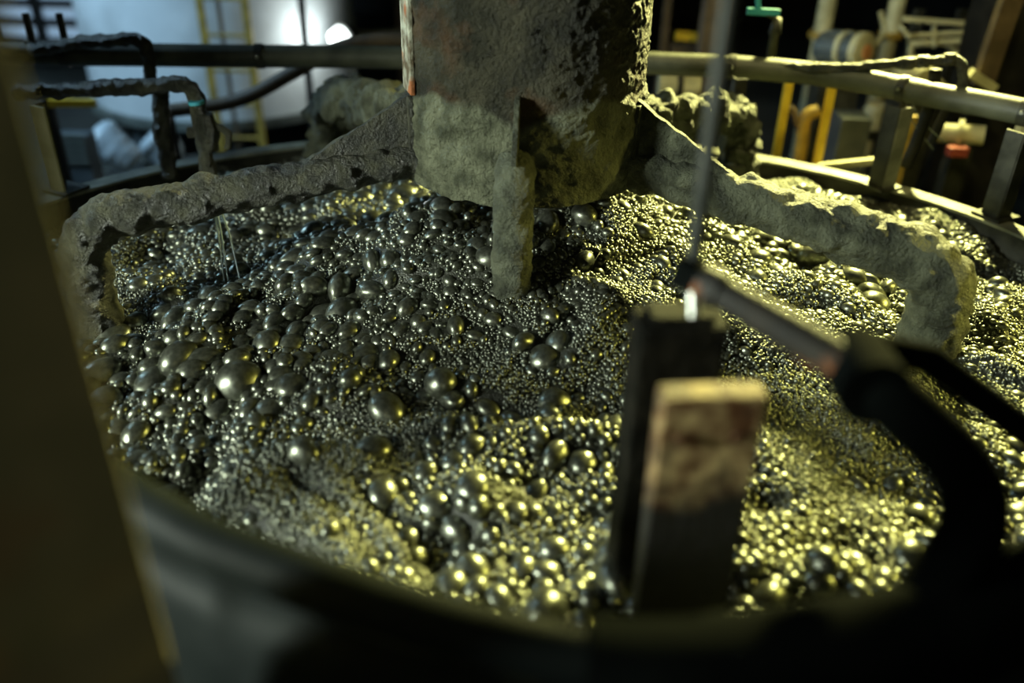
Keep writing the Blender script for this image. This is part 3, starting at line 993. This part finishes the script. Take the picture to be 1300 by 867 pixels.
BV = 'upright background pipes'
for px, Yk, rr_, m_, lab in ((1048, 3.2, .058, 'cream', 'pale upright pipe rising left of the motor'), (1136, 3.0, .052, 'cream', 'pale upright pipe rising right of the motor')):
    q = at(px, 20, Y=Yk)
    e = empty('upright_pipe', (q[0], Yk, 0), lab, 'pipe', BV)
    MB().tube([(q[0], Yk, 0), (q[0], Yk, 3.0)], rr_, 20).build('pipe_run', m_, e, 'auto')
    zq = at(px, 44, Y=Yk)[2]
    MB().tube([(q[0], Yk, zq - .02), (q[0], Yk, zq + .02)], rr_ * 1.5, 20).build('pipe_flange', 'yellow_dull', e, 'auto')
tag(pipe([at(1118, 15, Y=2.6), at(1122, 40, Y=2.6), at(1108, 62, Y=2.5), at(1101, 80, Y=2.4)], .016, 'cream', 'motor_cable', None, 'pale cable curving up from the motor', 'cable', curve=True))
e = empty('pipe_rack', (at(1180, 60, Y=2.7)[0], 2.7, 0), 'rack of thin pale pipes upper right before the dark column', 'pipe rack')
for (x0, y0, x1, y1, rr_) in ((1145, 24, 1224, 30, .016), (1150, 46, 1224, 41, .016), (1152, 56, 1222, 52, .022), (1186, 28, 1186, 60, .014), (1143, 33, 1155, 48, .014), (1200, 55, 1222, 72, .018), (1157, 55, 1155, 75, .02)):
    MB().tube([at(x0, y0, Y=2.7), at(x1, y1, Y=2.6)], rr_, 12).build('rack_pipe', 'cream', e, 'auto')
for px in (1160, 1214):
    q = at(px, 55, Y=2.75)
    MB().bar((q[0], 2.78, 0), (q[0], 2.78, q[2] + .2), .05, .05).build('rack_leg', 'steel_dark', e)
e = empty('pump_casing', (at(1180, 100, Y=1.9)[0], 1.9, 0), 'cream pump casing partly hidden behind the tee pipes', 'pump')
q = at(1180, 102, Y=1.9)
MB().tube([q + np.array([-.07, .1, 0]), q + np.array([-.07, 0, 0]), q + np.array([-.05, -.06, 0])], [.11, .11, .07], 24).build('casing', 'cream', e, 'auto')
MB().tube([q + np.array([.0, .02, -.02]), q + np.array([.14, .02, -.09])], [.07, .035], 16).build('outlet_cone', 'cream', e, 'auto')
MB().box((q[0] - .05, 1.95, (q[2] - .1) / 2), (.2, .2, q[2] - .1)).build('pump_stand', 'steel_dark', e)
e = empty('flanged_pipe', (at(1215, 168, Y=1.55)[0], 1.55, 0), 'cream flanged pipe lying low behind the rim at right', 'pipe')
p1, p2 = at(1188, 168, Y=1.6), at(1250, 172, Y=1.5)
MB().tube([p1, p2], .05, 20).build('pipe_run', 'cream', e, 'auto')
MB().tube([p1 + (p2 - p1) * .45, p1 + (p2 - p1) * .55], .075, 20).build('pipe_flange', 'cream', e, 'auto')
q = at(1215, 192, Y=1.45)
MB().box(q, (.1, .06, .05)).build('red_valve', 'red', e, bevel=.008)
MB().box((p1[0] * .4 + p2[0] * .6, 1.56, (p1[2] - .05) / 2), (.1, .1, p1[2] - .05)).build('pipe_stand', 'steel_dark', e)
q = at(1268, 120, Y=1.75)
tag(MB().box((q[0] + .05, 1.95, 1.5), (.33, .3, 3.0)).build('dark_column', 'steel_black', None, bevel=.01), 'wide black building column at the upper right', 'column')
tag(MB().bar(at(1290, -20, Y=1.62), at(1246, 108, Y=1.62), .10, .06, (1, 0, 0)).build('sloping_channel', 'brown', None, bevel=.004), 'brown sloping channel beam in front of the black column', 'beam')
tag(MB().bar(at(1232, 92, Y=1.58), at(1262, 112, Y=1.58), .045, .05).build('channel_shoe', 'cream'), 'pale shoe plate under the brown sloping channel', 'plate')
q = at(1290, 200, Y=.8)
tag(MB().box((q[0] + .02, .85, .8), (.05, .05, 1.75)).build('cream_post', 'cream'), 'narrow cream post at the right frame edge behind the rim', 'post')
q = at(1140, 150, Y=1.5)
tag(MB().bar((q[0] + .06, 1.5, 0), at(1158, 147, Y=1.5), .05, .03).build('yellow_tab', 'yellow_dull'), 'small yellow stub post right of the grey angle post', 'post')
tag(MB().bar(at(1036, 212, Y=1.33), at(1112, 204, Y=1.3), .03, .03).build('lower_rail', 'cream'), 'pale low rail along the outside of the far rim', 'rail')

# ------------------------------------------------------------------ foreground
# big timber post, very close on the left
c = at(148, 480, dep=1.02)
tag(MB().box((c[0] - .095, c[1] - .098, 1.75), (.215, .10, 3.5), (.79, .61, 0), (-.61, .79, 0)).build('timber_post', 'timber', None, bevel=.008),
    'broad olive brown post very close at the left edge', 'post')
# near rim pipe with rubber sleeve
nr = empty('near_rim_pipe', (0.1, -2.2, 1.65), 'dark rubber sleeved pipe curving across the bottom foreground', 'pipe')
near = [(-1.5, -1.35, 1.70), (-.95, -1.72, 1.70), (-.56, -1.985, 1.70), (-.385, -2.075, 1.70), (-.06, -2.195, 1.70), (.2, -2.235, 1.70), (.54, -2.17, 1.70), (.74, -2.085, 1.70), (1.2, -1.85, 1.70), (1.8, -1.4, 1.70)]
sp_ = smooth_path(near, 10)
MB().tube(sp_, .042, 24).build('pipe_run', 'hose', nr, 'auto')
i0, i1 = 27, 52
MB().tube(np.r_[sp_[i0:i0 + 1], sp_[i0:i1]] - zz * .035, np.r_[.058, np.full(i1 - i0, .085)], 28).build('rubber_sleeve', 'hose', nr, 'auto')
MB().tube(sp_[i1 - 6:88] - zz * .03, .082, 28).build('hose_cuff', 'flat_black', nr, 'auto')
for (x, y) in ((-1.22, -1.62), (1.32, -1.86)):
    MB().box((x, y, (1.70) / 2), (.05, .05, 1.66)).build('support_leg', 'steel_black', nr)

# added dark apron hung from the near pipe in place of shaded froth
ap = sp_[15:91]
V, F = [], []
for i, q in enumerate(ap):
    for (dy, dz) in ((0.0, -0.05), (-.055, -.12), (-.085, -.25), (-.11, -.45), (-.13, -.75)):
        V.append(q + np.array([0, dy, dz + .004 * math.sin(i * .8)]))
for i in range(len(ap) - 1):
    for j in range(4):
        F.append((i * 5 + j, i * 5 + j + 1, (i + 1) * 5 + j + 1, (i + 1) * 5 + j))
ao = MB().add(V, F).build('shade_cover', 'hose', None, True)
ao.modifiers.new('thickness', 'SOLIDIFY').thickness = 0.008
tag(ao, 'added dark apron sheet hanging below the near pipe along the bottom edge', 'cover')

# level rod and lever linkage
lk = empty('lever_linkage', at(870, 350, dep=1.5), 'dark rust spotted lever hinged to a tall thin steel rod in the foreground', 'lever')
b0 = at(880, 335, dep=1.48)
MB().tube([b0 - zz * .01, b0 + zz * 1.1], .0135, 16).build('level_rod', 'rodsteel', lk, 'auto')
kc = at(876, 348, dep=1.48)
pv = at(1098, 478, dep=1.36)
d = (pv - kc) / np.linalg.norm(pv - kc)
MB().box(kc, (.055, .05, .055), d, np.cross(zz, d)).build('knuckle', 'flat_black', lk, bevel=.012)
MB().tube([at(880, 372, dep=1.47), at(881, 402, dep=1.47)], .010, 12).build('pivot_bolt', 'chrome', lk, 'auto')
MB().tube([kc + d * .02, kc + d * .06, kc + d * .065, pv], [.03, .034, .028, .034], 20).build('lever_bar', 'lever', lk, 'auto')
MB().tube([pv - np.array([0, .05, .0]), pv + np.array([0, .06, 0])], .055, 24).build('hinge_hub', 'flat_black', lk, 'auto')
MB().tube([pv + np.array([.045, -.035, -.035]), pv + np.array([.045, -.05, -.036])], .009, 12).build('hub_bolt', 'chrome', lk, 'auto')
MB().tube(smooth_path([pv, at(1165, 535, dep=1.32), at(1225, 600, dep=1.29), at(1235, 670, dep=1.27), at(1190, 745, dep=1.25), at(1150, 800, dep=1.24)]), np.linspace(.045, .05, 51), 20).build('bent_arm', 'flat_black', lk, True)
MB().tube([at(1120, 445, dep=1.42), at(1180, 455, dep=1.44), at(1320, 560, dep=1.40), at(1640, 800, dep=1.30)], .027, 16).build('side_rod', 'flat_black', lk, 'auto')

# rusty stake and the black one behind it
M['stake'] = noisy('rusty_scaled_stake', (0.12, 0.045, 0.014), (0.60, 0.44, 0.20), 22, (0.5, 0.8), 0, 0.8, 40, 0.008, c3=(0.035, 0.02, 0.012), s3=9)
c = at(905, 520, dep=1.42)
nt = M['stake'].node_tree              # black slurry stain creeping up the stake with a ragged upper edge
N, L = nt.nodes, nt.links
b = N['Principled BSDF']
src = b.inputs['Base Color'].links[0].from_socket
tcn = N.new('ShaderNodeTexCoord')
sx = N.new('ShaderNodeSeparateXYZ')
L.new(tcn.outputs['Object'], sx.inputs[0])
ns = N.new('ShaderNodeTexNoise')
ns.inputs['Scale'].default_value = 14
L.new(tcn.outputs['Object'], ns.inputs['Vector'])
ma = N.new('ShaderNodeMath')
ma.operation = 'MULTIPLY_ADD'
L.new(ns.outputs[0], ma.inputs[0])
ma.inputs[1].default_value = 0.16
L.new(sx.outputs['Z'], ma.inputs[2])
mr = N.new('ShaderNodeMapRange')
zt_ = c[2] + .025 - 0.6
mr.inputs[1].default_value, mr.inputs[2].default_value = zt_ - .17, zt_ - .05
L.new(ma.outputs[0], mr.inputs[0])
mx = N.new('ShaderNodeMix')
mx.data_type = 'RGBA'
L.new(mr.outputs[0], mx.inputs[0])
mx.inputs[6].default_value = (0.008, 0.007, 0.006, 1)
L.new(src, mx.inputs[7])
L.new(mx.outputs[2], b.inputs['Base Color'])
sk = empty('rusty_stake', (c[0], c[1], 0.6), 'rust and cream scaled square stake in the foreground centre right', 'stake')
MB().box((c[0], c[1] + .02, (c[2] + .025 + .6) / 2), (.172, .05, c[2] + .025 - .6), (1, .1, 0), (-.1, 1, 0)).build('stake_shaft', 'stake', sk, bevel=.006)
for dx in (-.05, .045):
    q = np.array([c[0] + dx, c[1] - .008 + dx * .1, c[2] - .05])
    MB().tube([q, q - np.array([-.0008, .008, 0])], .009, 8).build('nail_head', 'rust', sk, 'auto')
c = at(868, 418, dep=1.60)
bs = empty('black_stake', (c[0], c[1], 1.0), 'wet black square stake just behind the rusty stake', 'stake')
MB().box((c[0], c[1] + .05, (c[2] + .6) / 2), (.165, .10, c[2] - .6), (1, .1, 0), (-.1, 1, 0)).build('stake_shaft', 'wetblack', bs, bevel=.01)
MB().box((c[0], c[1] + .05, c[2]), (.12, .07, .03), (1, .1, 0), (-.1, 1, 0)).build('cap_plate', 'wetblack', bs, bevel=.006)

# ------------------------------------------------------------------ pieces of parts become sub-parts
SUB = {'clamp_bolt': 'pipe_clamp', 'cooling_fin': 'motor_body', 'cowl_disc': 'fan_cowl', 'valve_stem': 'valve_body', 'valve_lever': 'valve_body',
       'handle_grip': 'handle', 'band': 'cylinder_body', 'hub_bolt': 'hinge_hub', 'pivot_bolt': 'knuckle', 'nail_head': 'stake_shaft',
       'weld_plate': 'gusset', 'barrel_flange': 'barrel_body', 'stub_flange': 'stub_tube', 'pipe_flange': 'pipe_run', 'fin': 'casing',
       'weld_seam': 'tank_shell', 'cap_plate': 'stake_shaft', 'blue_tape': 'pipe_run', 'coupling': 'pipe_run', 'outlet_cone': 'casing'}
for o in list(COL.objects):
    want = SUB.get(o.name.split('.')[0])
    if not want or o.parent is None:
        continue
    sib = [c for c in o.parent.children if c.name.split('.')[0] == want]
    if sib:
        p = min(sib, key=lambda c: (c.location - o.location).length)
        o.location = o.location - p.location
        o.parent = p
